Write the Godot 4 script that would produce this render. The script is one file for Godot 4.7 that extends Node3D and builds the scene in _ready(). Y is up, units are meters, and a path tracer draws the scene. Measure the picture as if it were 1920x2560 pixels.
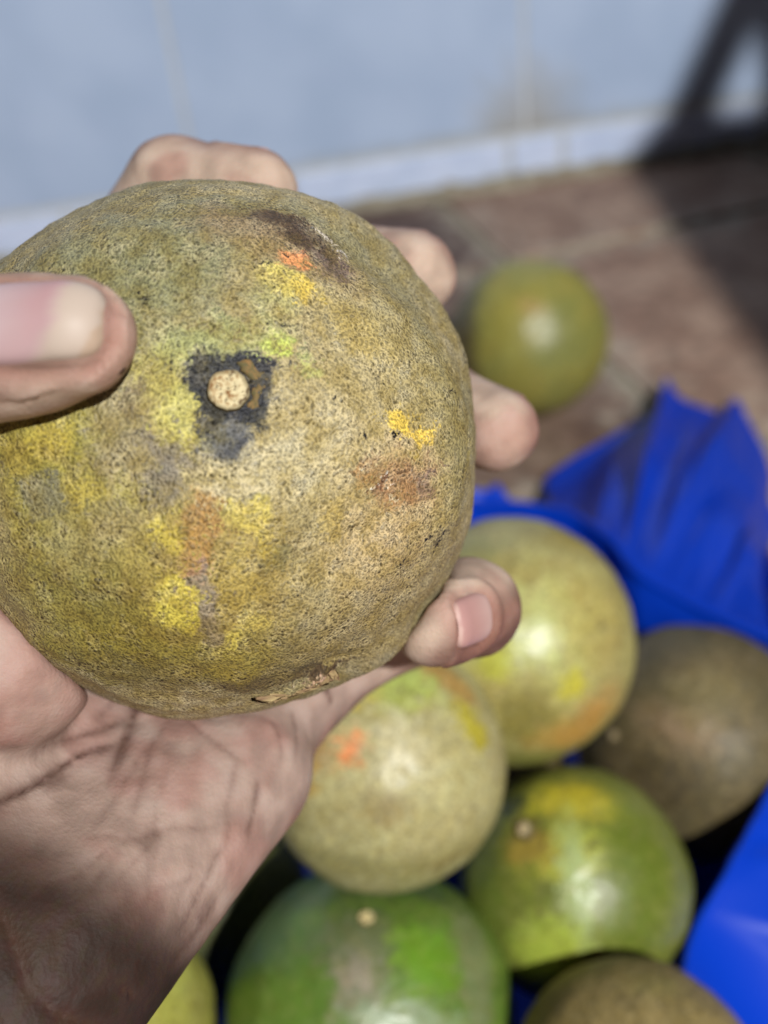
extends Node3D
# A hand holding a russeted orange over a blue bag of oranges, on a tiled floor beside a tiled wall. Metres, y up.

const EYE := Vector3(0, 0.3506, 0)
const EYE_TURN := Vector3(-36.5, -6.0, -7.0)
const LAMP_AT := Vector3(0.42, 1.46, 1.24)

var rng := RandomNumberGenerator.new()
var taken := {}
var light_frame: Basis

func numbered(called: String) -> String:
	var n: int = taken.get(called, 0)
	taken[called] = n + 1
	return called if n == 0 else "%s_%03d" % [called, n]

func tag(o: Node3D, label: String, category: String, group := "", kind := "") -> void:
	if label: o.set_meta("label", label)
	if category: o.set_meta("category", category)
	if group: o.set_meta("group", group)
	if kind: o.set_meta("kind", kind)

func obj(called: String, mesh: Mesh, mat: Material, parent: Node = self) -> MeshInstance3D:
	var o := MeshInstance3D.new()
	o.name = numbered(called) if parent == self else called
	o.mesh = mesh
	if mat: o.material_override = mat
	parent.add_child(o, true)
	return o

func srgb(r: float, g: float, b: float) -> Color:
	return Color(r / 255.0, g / 255.0, b / 255.0)

func noise(seed_: int, freq: float, oct := 1, type := FastNoiseLite.TYPE_SIMPLEX_SMOOTH) -> FastNoiseLite:
	var n := FastNoiseLite.new()
	n.seed = seed_
	n.noise_type = type
	n.frequency = freq
	n.fractal_type = FastNoiseLite.FRACTAL_FBM if oct > 1 else FastNoiseLite.FRACTAL_NONE
	n.fractal_octaves = oct
	return n

func noise_bytes(n: FastNoiseLite, size: int) -> PackedByteArray:
	var im := n.get_image(size, size, false, false, true)
	im.convert(Image.FORMAT_L8)
	return im.get_data()

func grid_mesh(pos: PackedVector3Array, uv: PackedVector2Array, col: PackedColorArray, cols: int, rows: int, wrap := false) -> ArrayMesh:
	# a sheet of cols x rows points, row by row; wrap joins the last column to the first
	var idx := PackedInt32Array()
	for r in rows - 1:
		for c in (cols if wrap else cols - 1):
			var a := r * cols + c
			var b := r * cols + (c + 1) % cols
			idx.append_array([a, b, a + cols, b, b + cols, a + cols])
	return arrays_mesh(pos, idx, uv, col)

func arrays_mesh(pos: PackedVector3Array, idx: PackedInt32Array, uv: PackedVector2Array, col: PackedColorArray) -> ArrayMesh:
	var nor := PackedVector3Array()
	nor.resize(pos.size())
	for t in range(0, idx.size(), 3):
		var a := idx[t]
		var b := idx[t + 1]
		var c := idx[t + 2]
		var n := (pos[c] - pos[a]).cross(pos[b] - pos[a])
		nor[a] += n
		nor[b] += n
		nor[c] += n
	for i in nor.size():
		nor[i] = nor[i].normalized()
	var arr := []
	arr.resize(Mesh.ARRAY_MAX)
	arr[Mesh.ARRAY_VERTEX] = pos
	arr[Mesh.ARRAY_NORMAL] = nor
	arr[Mesh.ARRAY_INDEX] = idx
	if uv.size(): arr[Mesh.ARRAY_TEX_UV] = uv
	if col.size(): arr[Mesh.ARRAY_COLOR] = col
	var m := ArrayMesh.new()
	m.add_surface_from_arrays(Mesh.PRIMITIVE_TRIANGLES, arr)
	return m

# ------------------------------------------------------------------ oranges

# where a point seen at (ox, oy), in radii from an orange's middle, lies on it; k is radius over distance
func on_ball(ox: float, oy: float, k: float) -> Vector3:
	var o := minf(Vector2(ox, oy).length(), 0.995)
	var lo := 0.0
	var hi := acos(k)
	for i in 24:
		var th := (lo + hi) / 2
		if sin(th) * sqrt(1 - k * k) / (1 - k * cos(th)) < o: lo = th
		else: hi = th
	var d := Vector2(ox, oy).normalized()
	return Vector3(d.x * sin(lo), d.y * sin(lo), cos(lo))

func to_sheet(d: Vector3) -> Vector2:      # Lambert's equal-area map of the whole peel, its middle at +z
	return Vector2(d.x, -d.y) / sqrt(maxf(2 * (1 + d.z), 1e-5)) * 0.5 + Vector2(0.5, 0.5)

# A peel's colour and relief. patches: [direction, radius across, radius along, turn, colour, strength, softness]
func peel(size: int, seed_: int, base: Array, patches: Array, grain: float, pits: float, warp: float, fine := 1.0, scurf := 0.0) -> Array:
	var m := size / 4
	var n := m * m
	var cr := PackedFloat32Array(); cr.resize(n)
	var cg := PackedFloat32Array(); cg.resize(n)
	var cb := PackedFloat32Array(); cb.resize(n)
	var s1 := noise_bytes(noise(seed_, 5.0 / m, 4), m)
	var s2 := noise_bytes(noise(seed_ + 1, 11.0 / m, 4), m)
	for i in n:
		var c: Color = base[0].lerp(base[1], clampf((s1[i] - 70) / 115.0, 0, 1)).lerp(base[2], clampf((s2[i] - 130) / 90.0, 0, 1) * 0.7)
		cr[i] = c.r
		cg[i] = c.g
		cb[i] = c.b
	for p in patches:
		var d: Vector3 = p[0]
		var reach: float = maxf(p[1], p[2]) * (1.0 + p[6]) * 1.05
		var t1 := d.cross(Vector3(0, 1, 0)).normalized() * -1.0
		var t2 := d.cross(t1).normalized()
		if t2.y < 0: t2 = -t2
		var ct := cos(deg_to_rad(p[3]))
		var st := sin(deg_to_rad(p[3]))
		var ax: Vector3 = (t1 * ct + t2 * st) / p[1]
		var ay: Vector3 = (t2 * ct - t1 * st) / p[2]
		var mid := to_sheet(d) * m
		var span := int(reach * m * 0.5) + 3
		var soft: float = maxf(p[6], 0.02)
		var col: Color = p[5 - 1]
		var strength: float = p[5]
		for y in range(maxi(0, int(mid.y) - span), mini(m, int(mid.y) + span)):
			for x in range(maxi(0, int(mid.x) - span), mini(m, int(mid.x) + span)):
				var q := (Vector2(x + 0.5, y + 0.5) / m - Vector2(0.5, 0.5)) * 2
				var rr := q.length_squared()
				if rr > 1: continue
				var f := 2 * sqrt(1 - rr)
				var v := Vector3(q.x * f, -q.y * f, 1 - 2 * rr)
				var e := sqrt(pow(v.dot(ax), 2) + pow(v.dot(ay), 2))
				if v.dot(d) < 0: continue
				var i := y * m + x
				e += (s2[i] - 128) / 128.0 * (0.16 + 0.25 * minf(soft, 0.8)) * minf(1.1, reach / 0.3)
				var w := strength * clampf((1.0 + soft * 0.5 - e) / soft, 0, 1)
				if w <= 0: continue
				cr[i] += (col.r - cr[i]) * w
				cg[i] += (col.g - cg[i]) * w
				cb[i] += (col.b - cb[i]) * w
	var w1 := noise_bytes(noise(seed_ + 2, 30.0 / size, 5), size)
	var w2 := noise_bytes(noise(seed_ + 3, 30.0 / size, 5), size)
	var worms := noise(seed_ + 4, 0.085 * fine, 2)
	worms.domain_warp_enabled = true
	worms.domain_warp_amplitude = 9.0 / fine
	worms.domain_warp_frequency = 0.05 * fine
	worms.domain_warp_fractal_type = FastNoiseLite.DOMAIN_WARP_FRACTAL_NONE
	var g1 := noise_bytes(worms, size)
	var strands := noise(seed_ + 5, 0.12 * fine, 2)
	strands.domain_warp_enabled = true
	strands.domain_warp_amplitude = 8.0 / fine
	strands.domain_warp_frequency = 0.07 * fine
	var g2 := noise_bytes(strands, size)
	var cell := noise(seed_ + 6, 0.075 * fine, 1, FastNoiseLite.TYPE_CELLULAR)
	cell.cellular_return_type = FastNoiseLite.RETURN_DISTANCE
	cell.cellular_jitter = 1.1
	var g3 := noise_bytes(cell, size)
	var out := PackedByteArray(); out.resize(size * size * 3)
	var hi := PackedByteArray(); hi.resize(size * size)
	var wk := warp * m / 255.0
	for y in size:
		for x in size:
			var i := y * size + x
			# grains near a stain's edge take their colour from a little farther off
			var stray := 1.0 if g1[i] < 160 else 2.2
			if g2[i] > 176: stray = -1.5
			var mx := clampi(int(x * 0.25 + (w1[i] - 128) * wk * stray), 0, m - 1)
			var my := clampi(int(y * 0.25 + (w2[i] - 128) * wk * stray), 0, m - 1)
			var k := my * m + mx
			if stray != 1.0:
				var k0 := mini(int(y * 0.25), m - 1) * m + mini(int(x * 0.25), m - 1)
				if cr[k0] < 0.3 or cr[k] < 0.3: k = k0
			# squiggly russet: thin pale ridges where g1 crosses its middle, dark pits at the cells' hearts
			var ridge := absf(g1[i] - 128.0) / 128.0
			var worm := maxf(0.0, 1.0 - absf(g2[i] - 122.0) / 17.0)
			var mottle := (w1[i] + w2[i] - 256) / 256.0
			var light := 1.0 + grain * (0.30 - minf(ridge * 1.5, 0.7)) - worm * grain * 0.75 * clampf(0.6 + mottle * 2.2, 0.15, 1.2) + mottle * grain * 0.28
			var fleck := maxf(0.0, (g1[i] - 196) / 60.0) * grain
			var pit := maxf(0.0, 1.0 - g3[i] / 62.0) * clampf((w1[i] - 90) / 70.0, 0.0, 1.2)
			light -= pits * pit
			light += fleck * 0.9
			# scurf: dry greyish crusts, and greener hollows where it has rubbed off
			var crust := clampf((w1[i] - 142 + (g1[i] - 128) * 0.5) / 22.0, 0, 1) * scurf
			var bare := clampf((114 - w2[i] + (g2[i] - 128) * 0.5) / 22.0, 0, 1) * scurf
			var br := lerpf(lerpf(cr[k], 0.70, crust * 0.35), 0.44, bare * 0.32)
			var bg := lerpf(lerpf(cg[k], 0.64, crust * 0.35), 0.385, bare * 0.32)
			var bb := lerpf(lerpf(cb[k], 0.50, crust * 0.35), 0.20, bare * 0.32)
			var warm := (w2[i] - 128) / 128.0 * grain * 0.2 - pit * pits * 0.15 + fleck * 0.4 - worm * grain * 0.12
			out[i * 3] = clampi(int(255 * br * (light - warm * 0.15)), 0, 255)
			out[i * 3 + 1] = clampi(int(255 * bg * (light + warm * 0.1)), 0, 255)
			out[i * 3 + 2] = clampi(int(255 * bb * (light + warm)), 0, 255)
			hi[i] = clampi(int(135 + 90 * (0.3 - ridge) - 60 * worm + 40 * crust - 80 * pit), 0, 255)
	var color := Image.create_from_data(size, size, false, Image.FORMAT_RGB8, out)
	var relief := Image.create_from_data(size, size, false, Image.FORMAT_L8, hi)
	return [ImageTexture.create_from_image(color), ImageTexture.create_from_image(relief)]

func peel_material(maps: Array, rough: float, relief: float, coat := 0.0) -> StandardMaterial3D:
	var m := StandardMaterial3D.new()
	m.albedo_texture = maps[0]
	m.roughness = rough
	m.metallic_specular = 0.45
	m.heightmap_enabled = true
	m.heightmap_texture = maps[1]
	m.heightmap_scale = relief
	if coat > 0:
		m.clearcoat_enabled = true
		m.clearcoat = coat
		m.clearcoat_roughness = 0.34
	return m

# a ball with the orange's own lumps. bumps: [direction, angular radius, height in mm]
func ball(radius: float, segs: int, rings: int, seed_: int, lump: float, rough: float, bumps: Array) -> ArrayMesh:
	var pos := PackedVector3Array()
	var uv := PackedVector2Array()
	var n1 := noise(seed_, 1.3, 2)
	var n2 := noise(seed_ + 9, 9.0, 4)
	var even := 0.0
	for i in 200:
		var zz := 1 - (i + 0.5) / 100.0
		even += n1.get_noise_3d(sqrt(1 - zz * zz) * cos(i * 2.4), sqrt(1 - zz * zz) * sin(i * 2.4), zz) / 200.0
	for r in rings + 1:
		var th := PI * clampf(float(r) / rings, 0.0005, 0.9985)
		for s in segs + 1:
			var ph := TAU * s / segs
			var d := Vector3(sin(th) * cos(ph), sin(th) * sin(ph), cos(th))
			var h := lump * (n1.get_noise_3dv(d) - even) + rough * n2.get_noise_3dv(d)
			for b in bumps:
				var a: float = d.angle_to(b[0]) / b[1]
				if a < 2.5: h += b[2] * 0.001 * exp(-a * a * 1.5)
			pos.append(d * (radius + h))
			uv.append(to_sheet(d))
	return seamed(pos, uv, segs, rings)

func seamed(pos: PackedVector3Array, uv: PackedVector2Array, segs: int, rings: int) -> ArrayMesh:
	var idx := PackedInt32Array()
	var cols := segs + 1
	for r in rings:
		for s in segs:
			var a := r * cols + s
			idx.append_array([a, a + cols, a + 1, a + 1, a + cols, a + cols + 1])
	var m := arrays_mesh(pos, idx, uv, PackedColorArray())
	# the seam's two columns share their normals
	var arr := m.surface_get_arrays(0)
	var nor: PackedVector3Array = arr[Mesh.ARRAY_NORMAL]
	for r in rings + 1:
		var n := (nor[r * cols] + nor[r * cols + segs]).normalized()
		nor[r * cols] = n
		nor[r * cols + segs] = n
	arr[Mesh.ARRAY_NORMAL] = nor
	var o := ArrayMesh.new()
	o.add_surface_from_arrays(Mesh.PRIMITIVE_TRIANGLES, arr)
	return o

# the stub of a stalk: a short round button with a broken, pitted top (millimetres)
func stalk(r: float, tall: float, seed_: int, top: Color, spot: Color, side: Color) -> ArrayMesh:
	var pos := PackedVector3Array()
	var col := PackedColorArray()
	var nz := noise(seed_, 0.9, 3)
	var prof := [[1.22, -1.0], [1.12, -0.2], [1.05, 0.4], [1.06, 0.75], [1.03, 0.92], [0.98, 1.0], [0.92, 0.99], [0.86, 0.93], [0.78, 0.9], [0.7, 0.9], [0.6, 0.9], [0.5, 0.9], [0.4, 0.9], [0.3, 0.9], [0.2, 0.9], [0.1, 0.9], [0.01, 0.9]]
	var segs := 56
	for i in prof.size():
		for s in segs:
			var ph := TAU * s / segs
			var rr: float = r * prof[i][0] * (1 + 0.07 * nz.get_noise_2d(cos(ph) * 2, sin(ph) * 2))
			var p := Vector3(cos(ph) * rr, sin(ph) * rr, tall * prof[i][1])
			var v := nz.get_noise_3dv(Vector3(p.x, p.y, 0) * 1.1) + 0.5 * nz.get_noise_3dv(Vector3(p.x, p.y, 3) * 2.6)
			if i > 5: p.z += v * 0.5 - 0.12
			pos.append(p * 0.001)
			var c := side
			if i >= 5:
				c = top.lerp(spot, clampf(v * 1.9 - 0.1 + p.x / r * 0.35, 0, 1)).lerp(side.lerp(top, 0.4), smoothstep(0.78, 1.0, prof[i][0]) * 0.8)
				if v < -0.38: c = c.lerp(c3(70, 52, 38), 0.7)
			col.append(c.srgb_to_linear())
	return grid_mesh(pos, PackedVector2Array(), col, segs, prof.size(), true)

func vertex_material(rough: float, spec := 0.5) -> StandardMaterial3D:
	var m := StandardMaterial3D.new()
	m.vertex_color_use_as_albedo = true
	m.roughness = rough
	m.metallic_specular = spec
	return m

# an orange facing the eye's side of the scene; px patches are given as seen: [x, y, rx, ry, turn, colour, strength, softness]
func orange(label: String, at: Vector3, radius: float, mid: Vector2, rpx: float, base: Array, px: Array, opt: Dictionary, group: String) -> Node3D:
	var o := Node3D.new()
	o.name = numbered("orange")
	add_child(o)
	tag(o, label, "orange", group)
	var z := (EYE - at).normalized()
	var x := (light_frame.x - z * light_frame.x.dot(z)).normalized()
	o.transform = Transform3D(Basis(x, z.cross(x), z), at)
	var k := radius / at.distance_to(EYE)
	var patches := []
	for p in px:
		var d := on_ball((p[0] - mid.x) / rpx, (mid.y - p[1]) / rpx, k)
		var grow := lerpf(1.0, 0.77, d.z)
		patches.append([d, p[2] / rpx * grow, p[3] / rpx * grow, p[4], p[5], p[6], p[7]])
	var maps := peel(opt.get("size", 400), opt.seed, base, patches, opt.get("grain", 0.3), opt.get("pits", 0.2), opt.get("warp", 0.04), opt.get("fine", 1.0), opt.get("scurf", 0.3))
	var bumps := []
	for b in opt.get("bumps", []):
		bumps.append([on_ball((b[0] - mid.x) / rpx, (mid.y - b[1]) / rpx, k), b[2] / rpx, b[3]])
	var segs: int = opt.get("segs", 96)
	obj("peel", ball(radius, segs, int(segs * 0.6), opt.seed, opt.get("lump", 0.022 * radius), opt.get("rough", 0.0003), bumps), peel_material(maps, opt.get("gloss", 0.5), opt.get("relief", 0.012), opt.get("coat", 0.0)), o)
	if opt.has("stem"):
		var s: Vector3 = opt.stem
		var d := on_ball((s.x - mid.x) / rpx, (mid.y - s.y) / rpx, k)
		var st := obj("stem", stalk(s.z, s.z * 0.75, opt.seed, opt.get("stem_top", srgb(205, 190, 150)), srgb(120, 80, 45), srgb(96, 84, 60)), vertex_material(0.8, 0.2), o)
		var side := d.cross(Vector3(0.2, 1, 0)).normalized()
		st.transform = Transform3D(Basis(side, d.cross(side), d), d * (radius - opt.get("stem_deep", 0.0008)))
	return o

func c3(r: float, g: float, b: float) -> Color:
	return srgb(r, g, b)

func held_orange() -> void:
	var P := []
	# broad tones
	P.append([230, 600, 260, 170, 20, c3(124, 122, 86), 0.75, 0.9])
	P.append([480, 450, 280, 80, 0, c3(132, 128, 98), 0.7, 0.9])
	P.append([790, 850, 230, 300, 0, c3(174, 157, 112), 0.6, 0.9])
	P.append([850, 1100, 160, 170, 0, c3(184, 156, 112), 0.6, 0.9])
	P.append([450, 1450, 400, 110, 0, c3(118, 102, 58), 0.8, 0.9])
	P.append([200, 1300, 250, 200, 0, c3(130, 118, 52), 0.8, 0.9])
	P.append([70, 1020, 150, 150, 0, c3(140, 128, 54), 0.75, 0.8])
	P.append([420, 1250, 190, 190, 0, c3(150, 132, 56), 0.8, 0.7])
	P.append([330, 1390, 200, 90, 10, c3(132, 116, 46), 0.7, 0.8])
	P.append([880, 1250, 130, 110, 40, c3(150, 130, 88), 0.6, 0.9])
	P.append([300, 640, 150, 80, 10, c3(126, 122, 82), 0.5, 0.9])
	P.append([800, 1350, 170, 130, 30, c3(158, 140, 98), 0.6, 0.9])
	P.append([560, 1010, 170, 90, 0, c3(190, 176, 136), 0.6, 0.9])
	P.append([480, 1240, 200, 150, 0, c3(154, 132, 84), 0.6, 0.8])
	P.append([960, 900, 60, 320, 0, c3(140, 128, 84), 0.5, 0.9])
	P.append([80, 960, 130, 90, 0, c3(150, 138, 62), 0.6, 0.8])
	# round the stalk
	P.append([385, 890, 95, 75, 20, c3(186, 176, 92), 0.85, 0.5])
	P.append([335, 800, 80, 65, 0, c3(172, 162, 84), 0.7, 0.6])
	P.append([480, 720, 150, 55, 8, c3(152, 154, 96), 0.75, 0.6])
	P.append([570, 640, 60, 50, 0, c3(160, 156, 92), 0.5, 0.7])
	P.append([575, 738, 36, 28, 20, c3(186, 196, 96), 0.9, 0.5])
	P.append([640, 780, 30, 20, 20, c3(170, 178, 100), 0.6, 0.6])
	P.append([265, 845, 15, 42, -25, c3(112, 98, 72), 0.75, 0.6])
	P.append([476, 818, 84, 66, 0, c3(34, 34, 38), 1.0, 0.28])
	P.append([432, 812, 48, 62, 0, c3(28, 28, 32), 1.0, 0.28])
	P.append([480, 778, 52, 30, 8, c3(32, 32, 36), 1.0, 0.28])
	P.append([475, 876, 70, 26, -4, c3(30, 30, 34), 1.0, 0.28])
	P.append([540, 800, 30, 34, 0, c3(40, 38, 40), 1.0, 0.28])
	P.append([515, 880, 48, 28, 12, c3(44, 44, 48), 1.0, 0.28])
	P.append([462, 938, 46, 50, 25, c3(82, 82, 86), 0.9, 0.60])
	P.append([420, 912, 26, 14, -20, c3(44, 44, 48), 1.0, 0.28])
	P.append([478, 960, 22, 22, 0, c3(52, 52, 56), 0.8, 0.5])
	# the bruise at the top
	P.append([590, 500, 180, 85, -25, c3(144, 120, 88), 0.75, 0.8])
	P.append([600, 472, 105, 46, -25, c3(76, 59, 43), 0.95, 0.7])
	P.append([655, 510, 60, 36, -40, c3(78, 62, 50), 0.9, 0.5])
	P.append([710, 555, 48, 36, -30, c3(106, 88, 80), 0.8, 0.6])
	P.append([600, 592, 66, 42, -12, c3(202, 184, 98), 0.95, 0.6])
	P.append([640, 605, 30, 34, 0, c3(214, 184, 84), 0.9, 0.60])
	P.append([615, 540, 40, 24, -15, c3(226, 152, 100), 1.0, 0.50])
	P.append([598, 534, 8, 4, -30, c3(34, 26, 22), 1.0, 0.28])
	P.append([692, 490, 20, 7, -30, c3(208, 196, 184), 0.9, 0.60])
	P.append([726, 524, 22, 7, -30, c3(204, 192, 186), 0.9, 0.60])
	# right side
	P.append([848, 900, 46, 30, -25, c3(226, 194, 88), 1.0, 0.45])
	P.append([888, 926, 38, 20, -20, c3(222, 188, 84), 0.95, 0.50])
	P.append([836, 932, 10, 7, -20, c3(12, 10, 10), 1.0, 0.1])
	P.append([850, 1040, 95, 55, 0, c3(146, 106, 70), 0.8, 0.7])
	P.append([812, 1046, 36, 16, 20, c3(112, 78, 54), 0.85, 0.5])
	P.append([905, 1045, 26, 26, 0, c3(120, 98, 84), 0.7, 0.6])
	P.append([822, 1022, 11, 6, 0, c3(232, 226, 214), 1.0, 0.50])
	P.append([783, 1046, 9, 7, 0, c3(236, 230, 218), 1.0, 0.50])
	P.append([840, 1066, 18, 4, -35, c3(214, 200, 176), 0.9, 0.50])
	P.append([995, 950, 14, 50, 0, c3(162, 146, 86), 0.8, 0.5])
	P.append([770, 1010, 30, 14, 25, c3(168, 128, 82), 0.8, 0.5])
	P.append([700, 1120, 30, 60, -30, c3(170, 146, 76), 0.6, 0.6])
	P.append([760, 700, 110, 50, -40, c3(176, 152, 84), 0.5, 0.8])
	# yellow and brown below
	P.append([345, 1145, 52, 26, 0, c3(190, 170, 72), 0.95, 0.60])
	P.append([505, 1100, 55, 42, -15, c3(190, 172, 88), 0.95, 0.55])
	P.append([545, 1150, 40, 34, 0, c3(188, 166, 80), 0.9, 0.60])
	P.append([352, 1245, 42, 38, 20, c3(198, 180, 78), 1.0, 0.55])
	P.append([345, 1310, 46, 40, 0, c3(194, 176, 74), 1.0, 0.55])
	P.append([470, 1250, 70, 70, 0, c3(168, 146, 74), 0.7, 0.7])
	P.append([452, 1378, 44, 44, 0, c3(184, 166, 78), 0.95, 0.60])
	P.append([520, 1340, 40, 26, 10, c3(180, 160, 82), 0.85, 0.5])
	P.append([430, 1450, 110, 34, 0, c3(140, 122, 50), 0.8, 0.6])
	P.append([240, 1195, 70, 30, 0, c3(156, 140, 74), 0.7, 0.6])
	P.append([120, 1390, 80, 40, -25, c3(150, 136, 54), 0.7, 0.6])
	P.append([95, 940, 62, 32, 0, c3(180, 162, 72), 0.9, 0.5])
	P.append([150, 1055, 44, 34, 0, c3(176, 158, 74), 0.85, 0.5])
	P.append([20, 985, 40, 50, 0, c3(162, 144, 70), 0.8, 0.6])
	P.append([270, 1060, 60, 40, 0, c3(160, 148, 74), 0.7, 0.6])
	P.append([405, 1150, 34, 90, 0, c3(162, 122, 68), 0.85, 0.6])
	P.append([398, 1225, 24, 24, 0, c3(190, 136, 104), 0.8, 0.5])
	P.append([420, 1310, 26, 110, 8, c3(134, 118, 98), 0.85, 0.5])
	P.append([330, 960, 90, 26, -22, c3(122, 112, 98), 0.8, 0.5])
	P.append([325, 1030, 36, 56, 15, c3(120, 110, 98), 0.75, 0.6])
	P.append([215, 965, 56, 40, 0, c3(142, 130, 98), 0.7, 0.6])
	P.append([75, 1065, 60, 48, 0, c3(126, 120, 96), 0.8, 0.5])
	P.append([470, 1050, 70, 24, -5, c3(196, 182, 148), 0.7, 0.6])
	P.append([130, 1170, 80, 70, 0, c3(160, 148, 100), 0.6, 0.7])
	P.append([575, 1190, 40, 30, 0, c3(120, 112, 74), 0.7, 0.5])
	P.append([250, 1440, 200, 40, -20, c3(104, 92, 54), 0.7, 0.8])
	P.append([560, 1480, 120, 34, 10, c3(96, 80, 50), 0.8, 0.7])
	# the scar near the bottom; its first patch paints the shadow above it
	P.append([690, 1462, 80, 16, 18, c3(70, 54, 36), 0.95, 0.60])
	P.append([600, 1505, 62, 13, 24, c3(206, 184, 136), 1.0, 0.50])
	P.append([668, 1478, 32, 17, 25, c3(194, 158, 132), 1.0, 0.50])
	P.append([692, 1468, 9, 20, -20, c3(60, 40, 30), 1.0, 0.50])
	# black specks
	for s in [[338, 772, 9, 6], [600, 690, 7, 10], [820, 805, 4, 4], [500, 1068, 4, 4], [906, 1162, 6, 9], [936, 1158, 7, 10], [918, 1176, 4, 5], [565, 690, 4, 4], [870, 1172, 4, 4], [1000, 760, 5, 7], [545, 1185, 5, 3], [288, 628, 13, 7], [560, 560, 5, 3], [530, 555, 5, 3], [960, 830, 4, 5], [930, 980, 4, 6], [700, 860, 4, 4], [760, 1150, 4, 4], [235, 1110, 4, 3], [190, 1240, 6, 4], [640, 960, 3, 3], [980, 1000, 4, 7], [855, 1210, 4, 6], [760, 930, 3, 3]]:
		P.append([s[0], s[1], s[2], s[3], -25, c3(16, 14, 14), 1.0, 0.50])
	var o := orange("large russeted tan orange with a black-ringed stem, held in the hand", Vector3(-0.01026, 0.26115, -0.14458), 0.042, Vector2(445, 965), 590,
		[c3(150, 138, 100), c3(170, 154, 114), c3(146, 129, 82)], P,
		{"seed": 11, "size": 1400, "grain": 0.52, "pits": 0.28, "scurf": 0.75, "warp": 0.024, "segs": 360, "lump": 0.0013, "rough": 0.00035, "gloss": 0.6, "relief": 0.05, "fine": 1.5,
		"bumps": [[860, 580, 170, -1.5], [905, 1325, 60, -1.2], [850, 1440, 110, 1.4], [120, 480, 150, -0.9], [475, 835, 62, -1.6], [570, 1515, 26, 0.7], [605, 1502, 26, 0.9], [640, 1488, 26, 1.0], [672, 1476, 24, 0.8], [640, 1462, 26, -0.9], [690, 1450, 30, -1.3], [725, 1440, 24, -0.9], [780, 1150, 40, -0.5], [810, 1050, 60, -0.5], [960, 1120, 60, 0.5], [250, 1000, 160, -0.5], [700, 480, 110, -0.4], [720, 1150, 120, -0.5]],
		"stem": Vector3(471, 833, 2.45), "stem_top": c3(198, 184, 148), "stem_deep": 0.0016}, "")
	# crumbs of the dried calyx beside the stalk
	var k := 0.042 / o.position.distance_to(EYE)
	var nz := noise(5, 0.8, 2)
	for c in [[522, 785, 26, 15, -40], [552, 800, 20, 12, -20], [540, 838, 22, 13, 70], [530, 862, 14, 10, 20], [546, 770, 12, 8, 10], [600, 1503, 66, 11, 17], [662, 1484, 40, 14, 20], [698, 1470, 14, 9, -30], [560, 1516, 26, 7, 10]]:
		var d := on_ball((c[0] - 445) / 590.0, (965 - c[1]) / 590.0, k)
		var side := d.cross(Vector3(0, 1, 0)).normalized()
		var pos := PackedVector3Array()
		var col := PackedColorArray()
		for r in 7:
			for s in 18:
				var ph := TAU * s / 18
				var e: float = [1.0, 1.02, 0.92, 0.7, 0.45, 0.2, 0.01][r] * (1 + 0.35 * nz.get_noise_2d(cos(ph) * 1.5 + c[0], sin(ph) * 1.5)) * (1.0 if c[1] < 1000 else 1.0 + 0.5 * sin(s * 2.4 + c[0]))
				var p := Vector3(cos(ph) * c[2] * 0.068 * e, sin(ph) * c[3] * 0.068 * e, [-0.6, 0.05, 0.3, 0.45, 0.5, 0.45, 0.4][r])
				p.z += (0.25 if c[1] < 1000 else 0.7) * nz.get_noise_3dv(p * 2.0 + Vector3(c[0], 0, 0))
				pos.append(p * 0.001)
				col.append((c3(92, 86, 58) if c[1] < 1000 else c3(158, 138, 98)).lerp(c3(128, 100, 64) if c[1] < 1000 else c3(112, 86, 66), 0.5 + nz.get_noise_3dv(p * 3)).srgb_to_linear())
		var b := obj("calyx_scale" if c[1] < 1000 else "torn_peel", grid_mesh(pos, PackedVector2Array(), col, 18, 7, true), vertex_material(0.75, 0.3), o)
		b.transform = Transform3D(Basis(side, d.cross(side), d).rotated(d, deg_to_rad(c[4])), d * (0.0411 if c[1] < 1000 else 0.0419))

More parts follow.
